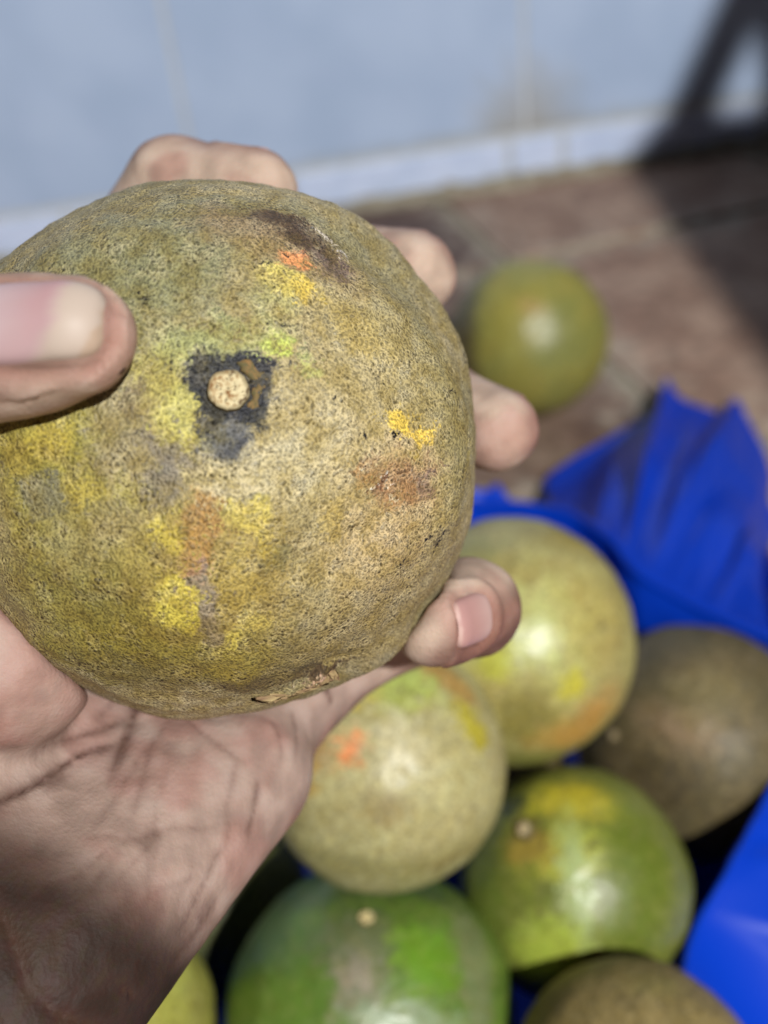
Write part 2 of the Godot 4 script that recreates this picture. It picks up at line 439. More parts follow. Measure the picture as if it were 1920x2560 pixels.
func other_oranges() -> void:
	var g := "oranges heaped in the blue bag"
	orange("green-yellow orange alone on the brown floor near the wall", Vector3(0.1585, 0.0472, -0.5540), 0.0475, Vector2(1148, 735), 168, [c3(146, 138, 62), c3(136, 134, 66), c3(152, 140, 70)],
		[[1225, 730, 70, 100, 0, c3(122, 124, 66), 0.8, 0.9], [1110, 670, 60, 50, 0, c3(150, 140, 62), 0.7, 0.9], [1152, 668, 34, 20, -30, c3(172, 142, 88), 0.7, 0.8], [1005, 750, 44, 130, 0, c3(84, 74, 46), 0.85, 0.6]],  # the last patch paints shade on its left side into the peel
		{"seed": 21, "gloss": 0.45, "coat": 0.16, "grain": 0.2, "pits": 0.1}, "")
	orange("topmost bag orange beside the little finger, lime middle with orange-brown base", Vector3(0.0585, 0.1209, -0.2310), 0.0382, Vector2(1115, 1385), 268, [c3(160, 150, 92), c3(168, 160, 98), c3(150, 134, 76)],
		[[1180, 1370, 130, 120, 0, c3(172, 180, 104), 0.8, 0.9], [1290, 1330, 90, 120, 0, c3(172, 156, 88), 0.7, 0.9], [1150, 1545, 70, 85, 0, c3(126, 116, 58), 0.9, 0.5], [1275, 1560, 110, 60, 40, c3(178, 132, 62), 0.85, 0.7], [1085, 1430, 40, 60, 0, c3(170, 170, 52), 0.85, 0.7], [1245, 1480, 36, 30, 0, c3(182, 172, 52), 0.9, 0.6], [1130, 1640, 80, 40, 0, c3(116, 120, 50), 0.7, 0.8], [1120, 1215, 14, 12, 0, c3(110, 104, 68), 0.8, 0.8], [1310, 1355, 22, 22, 0, c3(120, 114, 76), 0.7, 0.8], [1250, 1170, 90, 40, -30, c3(156, 138, 72), 0.7, 0.9], [1040, 1200, 60, 60, 0, c3(138, 134, 76), 0.7, 0.9], [1150, 1300, 200, 30, 35, c3(178, 172, 110), 0.5, 0.8]],
		{"seed": 31, "size": 560, "gloss": 0.42, "coat": 0.25, "grain": 0.25, "pits": 0.2}, g)
	orange("pale russeted bag orange with a bright orange spot, below the held orange", Vector3(0.0108, 0.1326, -0.1838), 0.0325, Vector2(850, 1670), 252, [c3(166, 156, 108), c3(174, 166, 116), c3(152, 142, 92)],
		[[890, 1500, 100, 75, 0, c3(164, 176, 82), 0.9, 0.7], [1060, 1440, 40, 40, 0, c3(190, 182, 150), 0.8, 0.6], [790, 1525, 60, 45, 0, c3(192, 170, 64), 0.9, 0.7], [782, 1640, 34, 38, 0, c3(222, 132, 78), 1.0, 0.6], [720, 1640, 30, 50, 0, c3(150, 110, 70), 0.6, 0.8], [990, 1500, 44, 80, 40, c3(166, 126, 62), 0.85, 0.6], [1035, 1590, 36, 60, 20, c3(178, 164, 46), 0.9, 0.6], [885, 1640, 90, 80, 0, c3(188, 178, 140), 0.75, 0.8], [852, 1760, 60, 40, 0, c3(134, 118, 74), 0.8, 0.7], [655, 1755, 60, 60, 0, c3(132, 122, 82), 0.8, 0.8], [680, 1680, 44, 50, 0, c3(180, 142, 72), 0.8, 0.8], [850, 1880, 200, 40, 0, c3(138, 130, 80), 0.7, 0.8], [900, 1530, 30, 20, 0, c3(140, 140, 70), 0.6, 0.8], [1000, 1850, 80, 20, 30, c3(120, 104, 60), 0.6, 0.7]],
		{"seed": 41, "size": 560, "gloss": 0.5, "coat": 0.15, "grain": 0.28, "pits": 0.2, "bumps": [[790, 1640, 60, -1.2], [880, 1690, 20, -0.8]]}, g)
	orange("green and yellow bag orange with small stem, right of the pale russeted one", Vector3(0.0606, 0.0743, -0.1745), 0.0336, Vector2(1248, 1890), 240, [c3(104, 112, 44), c3(112, 118, 48), c3(92, 98, 40)],
		[[1265, 1720, 110, 60, -10, c3(178, 166, 42), 0.95, 0.6], [1230, 1830, 110, 70, 10, c3(170, 172, 60), 0.9, 0.7], [1255, 1900, 40, 160, 5, c3(152, 166, 110), 0.9, 0.7], [1385, 1900, 90, 180, 0, c3(88, 102, 28), 0.9, 0.6], [1155, 1815, 70, 55, -20, c3(150, 126, 54), 0.85, 0.6], [1128, 1730, 40, 28, 20, c3(56, 64, 42), 0.95, 0.5], [1148, 1782, 34, 30, 0, c3(92, 78, 44), 0.9, 0.6], [1290, 2065, 80, 50, 0, c3(70, 44, 22), 0.95, 0.5], [1180, 2020, 90, 70, 20, c3(154, 168, 62), 0.9, 0.7], [1060, 1930, 60, 110, 0, c3(92, 108, 40), 0.7, 0.8], [1300, 1815, 14, 14, 0, c3(86, 90, 40), 0.8, 0.6]],
		{"seed": 51, "size": 480, "gloss": 0.42, "coat": 0.25, "grain": 0.12, "pits": 0.1, "stem": Vector3(1152, 1783, 2.0), "bumps": [[1152, 1790, 60, -1.0]]}, g)
	orange("glossy green bag orange with grey blotches and pale stem, bottom middle", Vector3(-0.0046, 0.0693, -0.1517), 0.0398, Vector2(800, 2180), 303, [c3(84, 112, 38), c3(94, 120, 44), c3(76, 98, 40)],
		[[770, 2040, 110, 90, 0, c3(92, 100, 66), 0.95, 0.5], [775, 2120, 70, 90, 0, c3(118, 116, 92), 0.9, 0.6], [775, 2105, 40, 36, 0, c3(142, 130, 114), 0.8, 0.7], [915, 2060, 82, 82, 0, c3(98, 138, 32), 0.95, 0.7], [1025, 2080, 60, 170, -15, c3(110, 118, 80), 0.9, 0.6], [880, 2200, 150, 56, -5, c3(126, 140, 106), 0.9, 0.6], [830, 1925, 160, 40, 0, c3(70, 86, 48), 0.8, 0.7], [560, 2080, 60, 120, 0, c3(78, 104, 26), 0.7, 0.8]],
		{"seed": 61, "size": 480, "gloss": 0.38, "coat": 0.35, "grain": 0.1, "pits": 0.08, "stem": Vector3(790, 1994, 2.0), "stem_top": c3(226, 214, 160)}, g)
	orange("brown bag orange, coloured darker for shade, at the right under the blue rim", Vector3(0.1225, 0.0585, -0.2277), 0.0405, Vector2(1510, 1600), 245, [c3(90, 80, 54), c3(100, 86, 58), c3(78, 70, 46)],  # brown base darkened to carry the shade it lies in
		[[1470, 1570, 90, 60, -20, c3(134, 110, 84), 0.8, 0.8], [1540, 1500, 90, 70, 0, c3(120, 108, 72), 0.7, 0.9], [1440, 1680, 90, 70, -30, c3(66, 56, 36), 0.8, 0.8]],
		{"seed": 71, "gloss": 0.55, "grain": 0.25, "pits": 0.2, "stem": Vector3(1345, 1588, 1.7)}, g)
	orange("plain brown bag orange at the bottom right corner", Vector3(0.0565, 0.0767, -0.1144), 0.0304, Vector2(1380, 2370), 290, [c3(128, 112, 68), c3(136, 118, 72), c3(118, 102, 58)],
		[[1260, 2150, 90, 60, 20, c3(144, 126, 82), 0.6, 0.9], [1450, 2140, 80, 50, 0, c3(126, 116, 62), 0.6, 0.9]],
		{"seed": 81, "gloss": 0.55, "grain": 0.25, "pits": 0.2}, g)
	orange("yellow-green bag orange at the bottom left below the wrist", Vector3(-0.0732, 0.0884, -0.1544), 0.029, Vector2(215, 2230), 260, [c3(148, 146, 64), c3(156, 154, 70), c3(136, 132, 60)],
		[[380, 2120, 60, 60, 0, c3(164, 166, 80), 0.8, 0.8], [430, 2190, 50, 70, 0, c3(146, 140, 76), 0.6, 0.8]],
		{"seed": 91, "gloss": 0.45, "grain": 0.2, "pits": 0.15}, g)
	orange("dim green orange added low in the heap to darken the gap beside the wrist", Vector3(-0.052, 0.036, -0.222), 0.033, Vector2(470, 1990), 240, [c3(70, 74, 36), c3(80, 82, 40), c3(60, 64, 34)], [], {"seed": 101, "size": 256, "gloss": 0.55, "grain": 0.2}, g)  # added under the heap so the gap by the wrist goes dark
	orange("dim brown orange added deepest in the heap to darken the gap between three fruits", Vector3(0.050, 0.034, -0.255), 0.033, Vector2(1120, 1690), 210, [c3(78, 68, 42), c3(88, 76, 46), c3(68, 60, 38)], [], {"seed": 111, "size": 256, "gloss": 0.55, "grain": 0.2}, g)  # a second added fruit, low down, to blacken the opening above it

# ------------------------------------------------------------------ floor and wall

# a tile: a slab whose face (towards +z) is a grid with its edges rounded off and its colour from tint(place on the wall)
func tile_mesh(w: float, h: float, thick: float, step: float, tint: Callable, at: Vector2) -> ArrayMesh:
	var xs := [0.0, 0.0006, 0.0016]
	var ys := [0.0, 0.0006, 0.0016]
	var nx := maxi(2, int(w / step))
	var ny := maxi(2, int(h / step))
	for i in range(1, nx): xs.append(w * i / nx)
	for i in range(1, ny): ys.append(h * i / ny)
	xs.append_array([w - 0.0016, w - 0.0006, w])
	ys.append_array([h - 0.0016, h - 0.0006, h])
	xs.sort(); ys.sort()
	xs.insert(0, 0.0); xs.append(w)
	ys.insert(0, 0.0); ys.append(h)
	var pos := PackedVector3Array()
	var col := PackedColorArray()
	for j in ys.size():
		for i in xs.size():
			var e := minf(minf(xs[i], w - xs[i]), minf(ys[j], h - ys[j]))
			var z := thick - (0.0014 if e <= 0 else 0.0004 if e < 0.001 else 0.0)
			if i == 0 or j == 0 or i == xs.size() - 1 or j == ys.size() - 1: z = 0
			pos.append(Vector3(xs[i], ys[j], z))
			col.append(tint.call(at.x + xs[i], at.y + ys[j], e))
	return grid_mesh(pos, PackedVector2Array(), col, xs.size(), ys.size())

var wn := noise(301, 9.0, 4)
var wn2 := noise(302, 55.0, 3)

func wall_tint(x: float, y: float, e: float) -> Color:
	var c := c3(180, 197, 226)
	c = c.lerp(c3(170, 188, 218), clampf(0.5 + wn.get_noise_2d(x, y) * 1.5, 0, 1))
	# brown soiling that crept up from the joint by the corner of the tiles
	var d := Vector2((x - 0.272) / 0.05, (y - 0.045) / 0.055).length() + wn2.get_noise_2d(x, y) * 0.35
	c = c.lerp(c3(160, 152, 140), 0.65 * clampf(1.25 - d, 0, 1))
	var low := absf(y - 0.042) / 0.014 + wn2.get_noise_2d(x * 0.5, y) * 0.6 + absf(x - 0.27) * 2.0
	c = c.lerp(c3(160, 158, 150), 0.55 * clampf(1.2 - low, 0, 1))
	return c.srgb_to_linear()

func strip_tint(x: float, y: float, _e: float) -> Color:
	var c := c3(206, 218, 246).lerp(c3(194, 208, 238), clampf(0.5 + wn.get_noise_2d(x * 2, y * 2) * 1.5, 0, 1))
	c = c.lerp(c3(164, 164, 150), 0.7 * clampf(1.1 - y / 0.012 - wn2.get_noise_2d(x, y) * 0.9, 0, 1))
	return c.srgb_to_linear()

func wall_and_floor() -> void:
	var glaze := vertex_material(0.3, 0.4)
	var wall := Node3D.new()
	wall.name = "wall"
	add_child(wall)
	tag(wall, "pale blue glazed tile wall behind the hand, with a low skirting row", "", "", "structure")
	wall.position = Vector3(0, 0, -0.944)
	var grout := StandardMaterial3D.new()
	grout.albedo_color = c3(176, 178, 178)
	grout.roughness = 0.95
	var gn := NoiseTexture2D.new()
	gn.noise = noise(310, 0.03, 4)
	gn.seamless = true
	var ramp := Gradient.new()
	ramp.colors = PackedColorArray([c3(186, 188, 188), c3(200, 208, 222)])
	gn.color_ramp = ramp
	grout.albedo_texture = gn
	grout.albedo_color = Color.WHITE
	grout.uv1_triplanar = true
	grout.uv1_scale = Vector3(6, 6, 6)
	var back := BoxMesh.new()
	back.size = Vector3(3.0, 1.5, 0.1)
	var b := obj("mortar_bed", back, grout, wall)
	b.position = Vector3(0, 0.75, -0.0472)
	# big tiles
	var xs := [-1.232, -0.93, -0.63, -0.33, -0.03, 0.27, 0.57, 0.87, 1.17]
	for row in 3:
		for i in xs.size() - 1:
			var w: float = xs[i + 1] - xs[i] - 0.004
			var y0 := 0.046 + row * 0.404
			var t := obj("tile", tile_mesh(w, 0.4, 0.008, 0.012 if row == 0 and i in [2, 3, 4, 5] else 0.1, wall_tint, Vector2(xs[i] + 0.002, y0)), glaze, wall)
			t.position = Vector3(xs[i] + 0.002, y0, -0.004)
	# the skirting row
	var ss := [-0.95, -0.75, -0.55, -0.35, -0.15, 0.05, 0.254, 0.305, 0.5, 0.7, 0.9]
	for i in ss.size() - 1:
		var w: float = ss[i + 1] - ss[i] - 0.007
		var t := obj("skirting_tile", tile_mesh(w, 0.032, 0.0085, 0.004, strip_tint, Vector2(ss[i], 0.007)), glaze, wall)
		t.position = Vector3(ss[i] + 0.0035, 0.007, -0.003)
	# a rough bead of mortar where the wall meets the floor
	var pos := PackedVector3Array()
	var col := PackedColorArray()
	var nz := noise(320, 30.0, 3)
	for i in 261:
		var x := -0.7 + i * 0.006
		for j in 7:
			var a := PI / 2 * j / 6
			var r := 0.011 + 0.005 * nz.get_noise_2d(x, j * 0.01) + 0.003 * nz.get_noise_2d(x * 3, 4)
			pos.append(Vector3(x, -0.002 + sin(a) * r, 0.003 + cos(a) * r * 1.25))
			var v := 0.5 + nz.get_noise_2d(x * 2, j * 0.02 + 3)
			col.append(c3(176, 170, 152).lerp(c3(120, 110, 96), clampf(v, 0, 1)).srgb_to_linear())
	obj("mortar_bead", grid_mesh(pos, PackedVector2Array(), col, 7, 261), vertex_material(0.95, 0.2), wall)

	# floor
	var floor_ := Node3D.new()
	floor_.name = "floor"
	add_child(floor_)
	tag(floor_, "worn brown tiled floor with pale mortar joints", "", "", "structure")
	var bed := BoxMesh.new()
	bed.size = Vector3(3, 0.1, 3)
	var fg: StandardMaterial3D = grout.duplicate()
	var fr := Gradient.new()
	fr.colors = PackedColorArray([c3(118, 106, 92), c3(182, 174, 156)])
	var fgn: NoiseTexture2D = gn.duplicate()
	fgn.color_ramp = fr
	fg.albedo_texture = fgn
	fg.uv1_scale = Vector3(9, 9, 9)
	var bd := obj("mortar_bed", bed, fg, floor_)
	bd.position = Vector3(0, -0.0545, 0)
	var worn := vertex_material(0.55, 0.35)
	var dn := NoiseTexture2D.new()
	dn.noise = noise(330, 0.02, 5)
	dn.seamless = true
	var dr := Gradient.new()
	dr.colors = PackedColorArray([Color(0.72, 0.72, 0.72), Color(1, 1, 1)])
	dn.color_ramp = dr
	worn.albedo_texture = dn
	worn.uv1_triplanar = true
	worn.uv1_scale = Vector3(7, 7, 7)
	var pitch := 0.3
	var turn := deg_to_rad(6.5)
	var pivot := Vector3(0.2355, 0, -0.47)
	for i in range(-4, 3):
		for j in range(-3, 3):
			var near: bool = i in [-2, -1, 0] and j in [-1, 0, 1]
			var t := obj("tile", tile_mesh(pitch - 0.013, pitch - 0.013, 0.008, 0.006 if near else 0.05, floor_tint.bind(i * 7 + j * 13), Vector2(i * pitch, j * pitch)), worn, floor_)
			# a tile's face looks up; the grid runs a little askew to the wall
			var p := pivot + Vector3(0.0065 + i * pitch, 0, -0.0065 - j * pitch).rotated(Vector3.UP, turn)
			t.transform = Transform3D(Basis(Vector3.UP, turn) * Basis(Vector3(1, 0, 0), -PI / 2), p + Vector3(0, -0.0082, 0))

var fn := noise(340, 14.0, 5)
var fn2 := noise(341, 40.0, 4)

func floor_tint(x: float, y: float, e: float, id: int) -> Color:
	var v := clampf(0.5 + fn.get_noise_2d(x + id * 0.3, y) * 1.4, 0, 1)
	var c := c3(158, 126, 108).lerp(c3(186, 156, 136), v)
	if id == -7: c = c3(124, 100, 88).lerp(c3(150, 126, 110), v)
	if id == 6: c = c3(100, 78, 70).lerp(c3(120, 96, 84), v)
	# smears of pale mortar left near the joints
	var s := clampf(1.0 - e / 0.03 + fn2.get_noise_2d(x, y) * 1.6 - 0.3, 0, 1)
	c = c.lerp(c3(196, 184, 166), s * 0.7)
	return c.srgb_to_linear()

# ------------------------------------------------------------------ the bag

func spline(pts: Array, n: int, closed: bool) -> PackedVector3Array:
	var out := PackedVector3Array()
	var m := pts.size()
	var spans := m if closed else m - 1
	for i in n:
		var t := float(i) / (n if closed else n - 1) * spans
		var k := mini(int(t), spans - 1)
		var f := t - k
		var a: Vector3 = pts[(k - 1 + m) % m] if closed else pts[maxi(k - 1, 0)]
		var b: Vector3 = pts[k % m]
		var c: Vector3 = pts[(k + 1) % m]
		var d: Vector3 = pts[(k + 2) % m] if closed else pts[mini(k + 2, m - 1)]
		out.append(b.cubic_interpolate(c, a, d, f))
	return out

func bag() -> void:
	var o := Node3D.new()
	o.name = "plastic_bag"
	add_child(o)
	tag(o, "crumpled blue plastic bag lying open round the heaped oranges", "bag")
	var film := StandardMaterial3D.new()
	film.albedo_color = c3(3, 54, 178)
	film.roughness = 0.38
	film.metallic_specular = 0.35
	film.backlight_enabled = true
	film.backlight = Color(0.14, 0.14, 0.14)
	film.cull_mode = BaseMaterial3D.CULL_DISABLED
	# rim, anticlockwise from the far left; its unseen near side raised to shade the inside
	var rim := [Vector3(-0.13, 0.075, -0.32), Vector3(-0.03, 0.078, -0.345), Vector3(0.04, 0.076, -0.372), Vector3(0.083, 0.072, -0.368), Vector3(0.112, 0.074, -0.350), Vector3(0.124, 0.076, -0.325), Vector3(0.129, 0.074, -0.302), Vector3(0.144, 0.072, -0.278), Vector3(0.162, 0.073, -0.252), Vector3(0.176, 0.078, -0.222), Vector3(0.155, 0.079, -0.213), Vector3(0.127, 0.077, -0.187), Vector3(0.105, 0.077, -0.166), Vector3(0.082, 0.075, -0.143), Vector3(0.056, 0.095, -0.086), Vector3(0.0, 0.125, -0.068), Vector3(-0.12, 0.125, -0.078), Vector3(-0.20, 0.10, -0.15), Vector3(-0.20, 0.08, -0.24)]
	var outer := [Vector3(-0.17, 0.004, -0.36), Vector3(-0.05, 0.004, -0.38), Vector3(0.035, 0.05, -0.384), Vector3(0.085, 0.05, -0.380), Vector3(0.120, 0.03, -0.395), Vector3(0.142, 0.012, -0.450), Vector3(0.190, 0.008, -0.492), Vector3(0.262, 0.006, -0.497), Vector3(0.246, 0.006, -0.410), Vector3(0.196, 0.02, -0.335), Vector3(0.20, 0.05, -0.262), Vector3(0.235, 0.03, -0.20), Vector3(0.23, 0.008, -0.13), Vector3(0.18, 0.004, -0.07), Vector3(0.08, 0.004, -0.03), Vector3(0.0, 0.004, -0.03), Vector3(-0.14, 0.004, -0.05), Vector3(-0.25, 0.004, -0.14), Vector3(-0.25, 0.004, -0.26)]
	var n := 380
	var rp := spline(rim, n, true)
	var op := spline(outer, n, true)
	var nz := noise(401, 10.0, 2)
	var nz2 := noise(402, 22.0, 2)
	# the points of the torn edge and handle that lie on the floor
	var flap_edge := [Vector3(0.120, 0.012, -0.402), Vector3(0.134, 0.008, -0.436), Vector3(0.141, 0.008, -0.462), Vector3(0.165, 0.007, -0.480), Vector3(0.190, 0.006, -0.494), Vector3(0.214, 0.006, -0.507), Vector3(0.232, 0.006, -0.515), Vector3(0.242, 0.012, -0.540), Vector3(0.245, 0.006, -0.522), Vector3(0.256, 0.005, -0.507), Vector3(0.262, 0.006, -0.500), Vector3(0.272, 0.010, -0.505), Vector3(0.270, 0.006, -0.480), Vector3(0.266, 0.006, -0.455), Vector3(0.258, 0.006, -0.430), Vector3(0.248, 0.006, -0.412), Vector3(0.240, 0.008, -0.390), Vector3(0.226, 0.010, -0.368), Vector3(0.212, 0.012, -0.350), Vector3(0.196, 0.018, -0.333)]
	var fe := spline(flap_edge, 140, false)
	# from the rim point nearest the flap's start to the one nearest its end, the outer edge is the flap's
	var s0 := int(n * 4.0 / 19)
	var s1 := int(n * 8.2 / 19)
	for i in range(s0, s1 + 1):
		var f := float(i - s0) / (s1 - s0) * (fe.size() - 1)
		var k := mini(int(f), fe.size() - 2)
		op[i] = fe[k].lerp(fe[k + 1], f - k)
	# outside
	var rows := 30
	var pos := PackedVector3Array()
	for r in rows + 1:
		var v := float(r) / rows
		for i in n:
			var a := rp[i]
			var b := op[i]
			var p := a.lerp(b, v)
			p.y = a.y + (b.y - a.y) * (1 - pow(1 - v, 1.7)) + 0.016 * sin(v * PI) * (0.7 + 0.8 * nz.get_noise_2d(i * 0.002, v * 0.03))
			var w := sin(minf(v * 1.1, 1.0) * PI) if v < 0.99 else 0.15
			# long folds that run from the rim outwards, and a few broad dents
			var fold := absf(nz.get_noise_3dv(Vector3(i * 0.0042, v * 0.03, 2)))
			p += Vector3.UP * w * (0.008 * nz.get_noise_3dv(p * 0.8) + 0.005 * exp(-pow(fold / 0.14, 2)) + 0.0035 * sin(i * 0.16 + 5.0 * nz.get_noise_2d(i * 0.003, v * 0.05)) * (0.5 + nz.get_noise_2d(i * 0.004, 3)) + 0.0008 * nz2.get_noise_3dv(p * 1.5))
			p.y = maxf(p.y, 0.003)
			pos.append(p)
	obj("outer_flap", grid_mesh(pos, PackedVector2Array(), PackedColorArray(), n, rows + 1, true), film, o)
	# rolled rim
	var roll := PackedVector3Array()
	var mid := Vector3(0.02, 0, -0.21)
	for r in 9:
		var a := TAU * r / 8
		for i in n:
			var out := (rp[i] - mid) * Vector3(1, 0, 1)
			out = out.normalized()
			var q := 0.0016 + 0.0007 * nz2.get_noise_3dv(rp[i] * 2)
			roll.append(rp[i] + (out * cos(a) + Vector3.UP * sin(a)) * q)
	obj("rolled_rim", grid_mesh(roll, PackedVector2Array(), PackedColorArray(), n, 9, true), film, o)
	# inside
	var ins := PackedVector3Array()
	rows = 26
	for r in rows + 1:
		var v := float(r) / rows
		for i in n:
			var a := rp[i]
			var h := minf(v / 0.6, 1.0)
			var g := maxf(0, (v - 0.6) / 0.4)
			var foot := Vector3(a.x, 0.005, a.z).lerp(mid + Vector3(0, 0.005, 0), 0.10)
			var p := a.lerp(foot, h).lerp(mid + Vector3(0, 0.005, 0), g)
			var out := ((a - mid) * Vector3(1, 0, 1)).normalized()
			p += out * (sin(h * PI) * (0.010 * (nz.get_noise_3dv(a * 3 + Vector3(0, h * 0.1, 0)) - 0.2) + 0.006 * nz2.get_noise_3dv(p)))
			p.y = maxf(p.y, 0.0025)
			ins.append(p)
	obj("lining", grid_mesh(ins, PackedVector2Array(), PackedColorArray(), n, rows + 1, true), film, o)

# ------------------------------------------------------------------ the hand (millimetres, its middle at the held orange's, z towards the palm's face)

var bone_a := PackedVector3Array()
var bone_v := PackedVector3Array()      # from a to b
var bone_l := PackedFloat32Array()      # 1 / length squared
var bone_r := PackedFloat32Array()
var bone_s := PackedFloat32Array()      # second radius less the first
var bone_g := PackedInt32Array()
var hollow := 42.0                      # the ball the hand closes on; 0 for none

func bone(g: int, a: Vector3, b: Vector3, ra: float, rb: float) -> void:
	bone_a.append(a)
	bone_v.append(b - a)
	bone_l.append(1.0 / maxf((b - a).length_squared(), 1e-6))
	bone_r.append(ra)
	bone_s.append(rb - ra)
	bone_g.append(g)

func finger(g: int, joints: Array, radii: Array, pad: Vector3) -> void:
	for i in joints.size() - 1:
		bone(g, joints[i], joints[i + 1], radii[i], radii[i + 1])
		# flesh on the inner side of each phalanx
		var mid: Vector3 = joints[i].lerp(joints[i + 1], 0.5)
		var along: Vector3 = (joints[i + 1] - joints[i]).normalized()
		var inner := ((pad - mid) - along * (pad - mid).dot(along)).normalized()
		var r: float = (radii[i] + radii[i + 1]) / 2
		bone(g, joints[i].lerp(joints[i + 1], 0.3) + inner * r * 0.22, joints[i].lerp(joints[i + 1], 0.75) + inner * r * 0.22, r * 0.9, r * 0.88)

func skin_distance(p: Vector3, near: PackedInt32Array) -> float:
	var palm := 1e3
	var digits := 1e3
	var cur := 1e3
	var ball := 1e3
	var g := 0
	for i in near:
		var q := p - bone_a[i]
		var v := bone_v[i]
		var h := clampf(q.dot(v) * bone_l[i], 0.0, 1.0)
		var d := (q - v * h).length() - bone_r[i] - bone_s[i] * h
		var e := bone_g[i]
		if e == 0:
			var k := maxf(9.0 - absf(palm - d), 0.0)
			palm = minf(palm, d) - k * k / 36.0
		elif e == 6:
			ball = d
		else:
			if e != g:
				var k := maxf(1.0 - absf(digits - cur), 0.0)
				digits = minf(digits, cur) - k * k * 0.25
				cur = d
				g = e
			else:
				var k := maxf(3.0 - absf(cur - d), 0.0)
				cur = minf(cur, d) - k * k / 12.0
	var k4 := maxf(4.0 - absf(palm - ball), 0.0)
	palm = minf(palm, ball) - k4 * k4 / 16.0
	var k1 := maxf(1.0 - absf(digits - cur), 0.0)
	digits = minf(digits, cur) - k1 * k1 * 0.25
	var k2 := maxf(7.0 - absf(palm - digits), 0.0)
	var all := minf(palm, digits) - k2 * k2 / 28.0
	if hollow > 0:
		var o := hollow - p.length()
		var k3 := maxf(2.5 - absf(all - o), 0.0)
		all = maxf(all, o) + k3 * k3 / 10.0
	return all

func near_bones(p: Vector3, reach: float) -> PackedInt32Array:
	var out := PackedInt32Array()
	for i in bone_a.size():
		var q := p - bone_a[i]
		var h := clampf(q.dot(bone_v[i]) * bone_l[i], 0.0, 1.0)
		if (q - bone_v[i] * h).length() - bone_r[i] - bone_s[i] * h < reach: out.append(i)
	return out

# surface nets over the blocks that the skin passes through: [points, indices]
func skin_net(cell: float) -> Array:
	var lo := Vector3(1e6, 1e6, 1e6)
	var hi := -lo
	for i in bone_a.size():
		var r := maxf(bone_r[i], bone_r[i] + bone_s[i]) + 3
		for p in [bone_a[i], bone_a[i] + bone_v[i]]:
			lo = lo.min(p - Vector3(r, r, r))
			hi = hi.max(p + Vector3(r, r, r))
	const B := 8
	var side := B * cell
	var dims := Vector3i(((hi - lo) / side).ceil())
	var total := dims * B + Vector3i(2, 2, 2)
	var pts := PackedVector3Array()
	var where := {}
	var quads := []
	var val := PackedFloat32Array()
	val.resize((B + 1) * (B + 1) * (B + 1))
	var half := side * 0.8661
	for bz in dims.z:
		for by in dims.y:
			for bx in dims.x:
				var base := lo + Vector3(bx, by, bz) * side
				var mid := base + Vector3(side, side, side) / 2
				var near := near_bones(mid, half + 14.0)
				if near.is_empty(): continue
				if absf(skin_distance(mid, near)) > half + 14.0: continue
				var i := 0
				for z in B + 1:
					for y in B + 1:
						for x in B + 1:
							val[i] = skin_distance(base + Vector3(x, y, z) * cell, near)
							i += 1
				for z in B:
					for y in B:
						for x in B:
							var a := (z * (B + 1) + y) * (B + 1) + x
							var c := [val[a], val[a + 1], val[a + 9], val[a + 10], val[a + 81], val[a + 82], val[a + 90], val[a + 91]]
							var inside := 0
							for v in c:
								if v < 0: inside += 1
							if inside == 0 or inside == 8: continue
							var sum := Vector3.ZERO
							var cnt := 0
							for e in [[0, 1], [2, 3], [4, 5], [6, 7], [0, 2], [1, 3], [4, 6], [5, 7], [0, 4], [1, 5], [2, 6], [3, 7]]:
								var u: float = c[e[0]]
								var w: float = c[e[1]]
								if (u < 0) == (w < 0): continue
								var f := u / (u - w)
								var p0 := Vector3(e[0] & 1, (e[0] >> 1) & 1, e[0] >> 2)
								var p1 := Vector3(e[1] & 1, (e[1] >> 1) & 1, e[1] >> 2)
								sum += p0.lerp(p1, f)
								cnt += 1
							var gx := bx * B + x + 1
							var gy := by * B + y + 1
							var gz := bz * B + z + 1
							var key := (gz * total.y + gy) * total.x + gx
							where[key] = pts.size()
							pts.append(base + (Vector3(x, y, z) + sum / cnt) * cell)
							var dx := 1
							var dy := total.x
							var dz := total.x * total.y
							var neg: bool = c[0] < 0
							if neg != (c[1] < 0): quads.append([key, key - dy, key - dy - dz, key - dz, neg])
							if neg != (c[2] < 0): quads.append([key, key - dz, key - dz - dx, key - dx, neg])
							if neg != (c[4] < 0): quads.append([key, key - dx, key - dx - dy, key - dy, neg])
	var idx := PackedInt32Array()
	for q in quads:
		if not (where.has(q[0]) and where.has(q[1]) and where.has(q[2]) and where.has(q[3])): continue
		var a: int = where[q[0]]
		var b: int = where[q[1]]
		var c: int = where[q[2]]
		var d: int = where[q[3]]
		if q[4]: idx.append_array([a, c, b, a, d, c])
		else: idx.append_array([a, b, c, a, c, d])
	return [pts, idx]

func all_bones() -> PackedInt32Array:
	return PackedInt32Array(range(bone_a.size()))

func skin_normal(p: Vector3, near: PackedInt32Array) -> Vector3:
	var e := 0.35
	var k1 := Vector3(1, -1, -1)
	var k2 := Vector3(-1, -1, 1)
	var k3 := Vector3(-1, 1, -1)
	var k4 := Vector3(1, 1, 1)
	return (k1 * skin_distance(p + k1 * e, near) + k2 * skin_distance(p + k2 * e, near) + k3 * skin_distance(p + k3 * e, near) + k4 * skin_distance(p + k4 * e, near)).normalized()

func to_skin(p: Vector3, along: Vector3) -> Vector3:      # from p along that direction until the skin
	var near := all_bones()
	for i in 60:
		var d := skin_distance(p, near)
		if d < 0.02: break
		p += along * minf(d * 0.8, 4.0)
	return p

var nails := []      # [middle, towards the tip, outwards, half width, half length]

func nail_at(mid: Vector3, tip: Vector3, out: Vector3, w: float, l: float) -> void:
	var n := (out - tip * out.dot(tip)).normalized()
	nails.append([to_skin(mid + n * 12, -n), tip.normalized(), n, w, l])

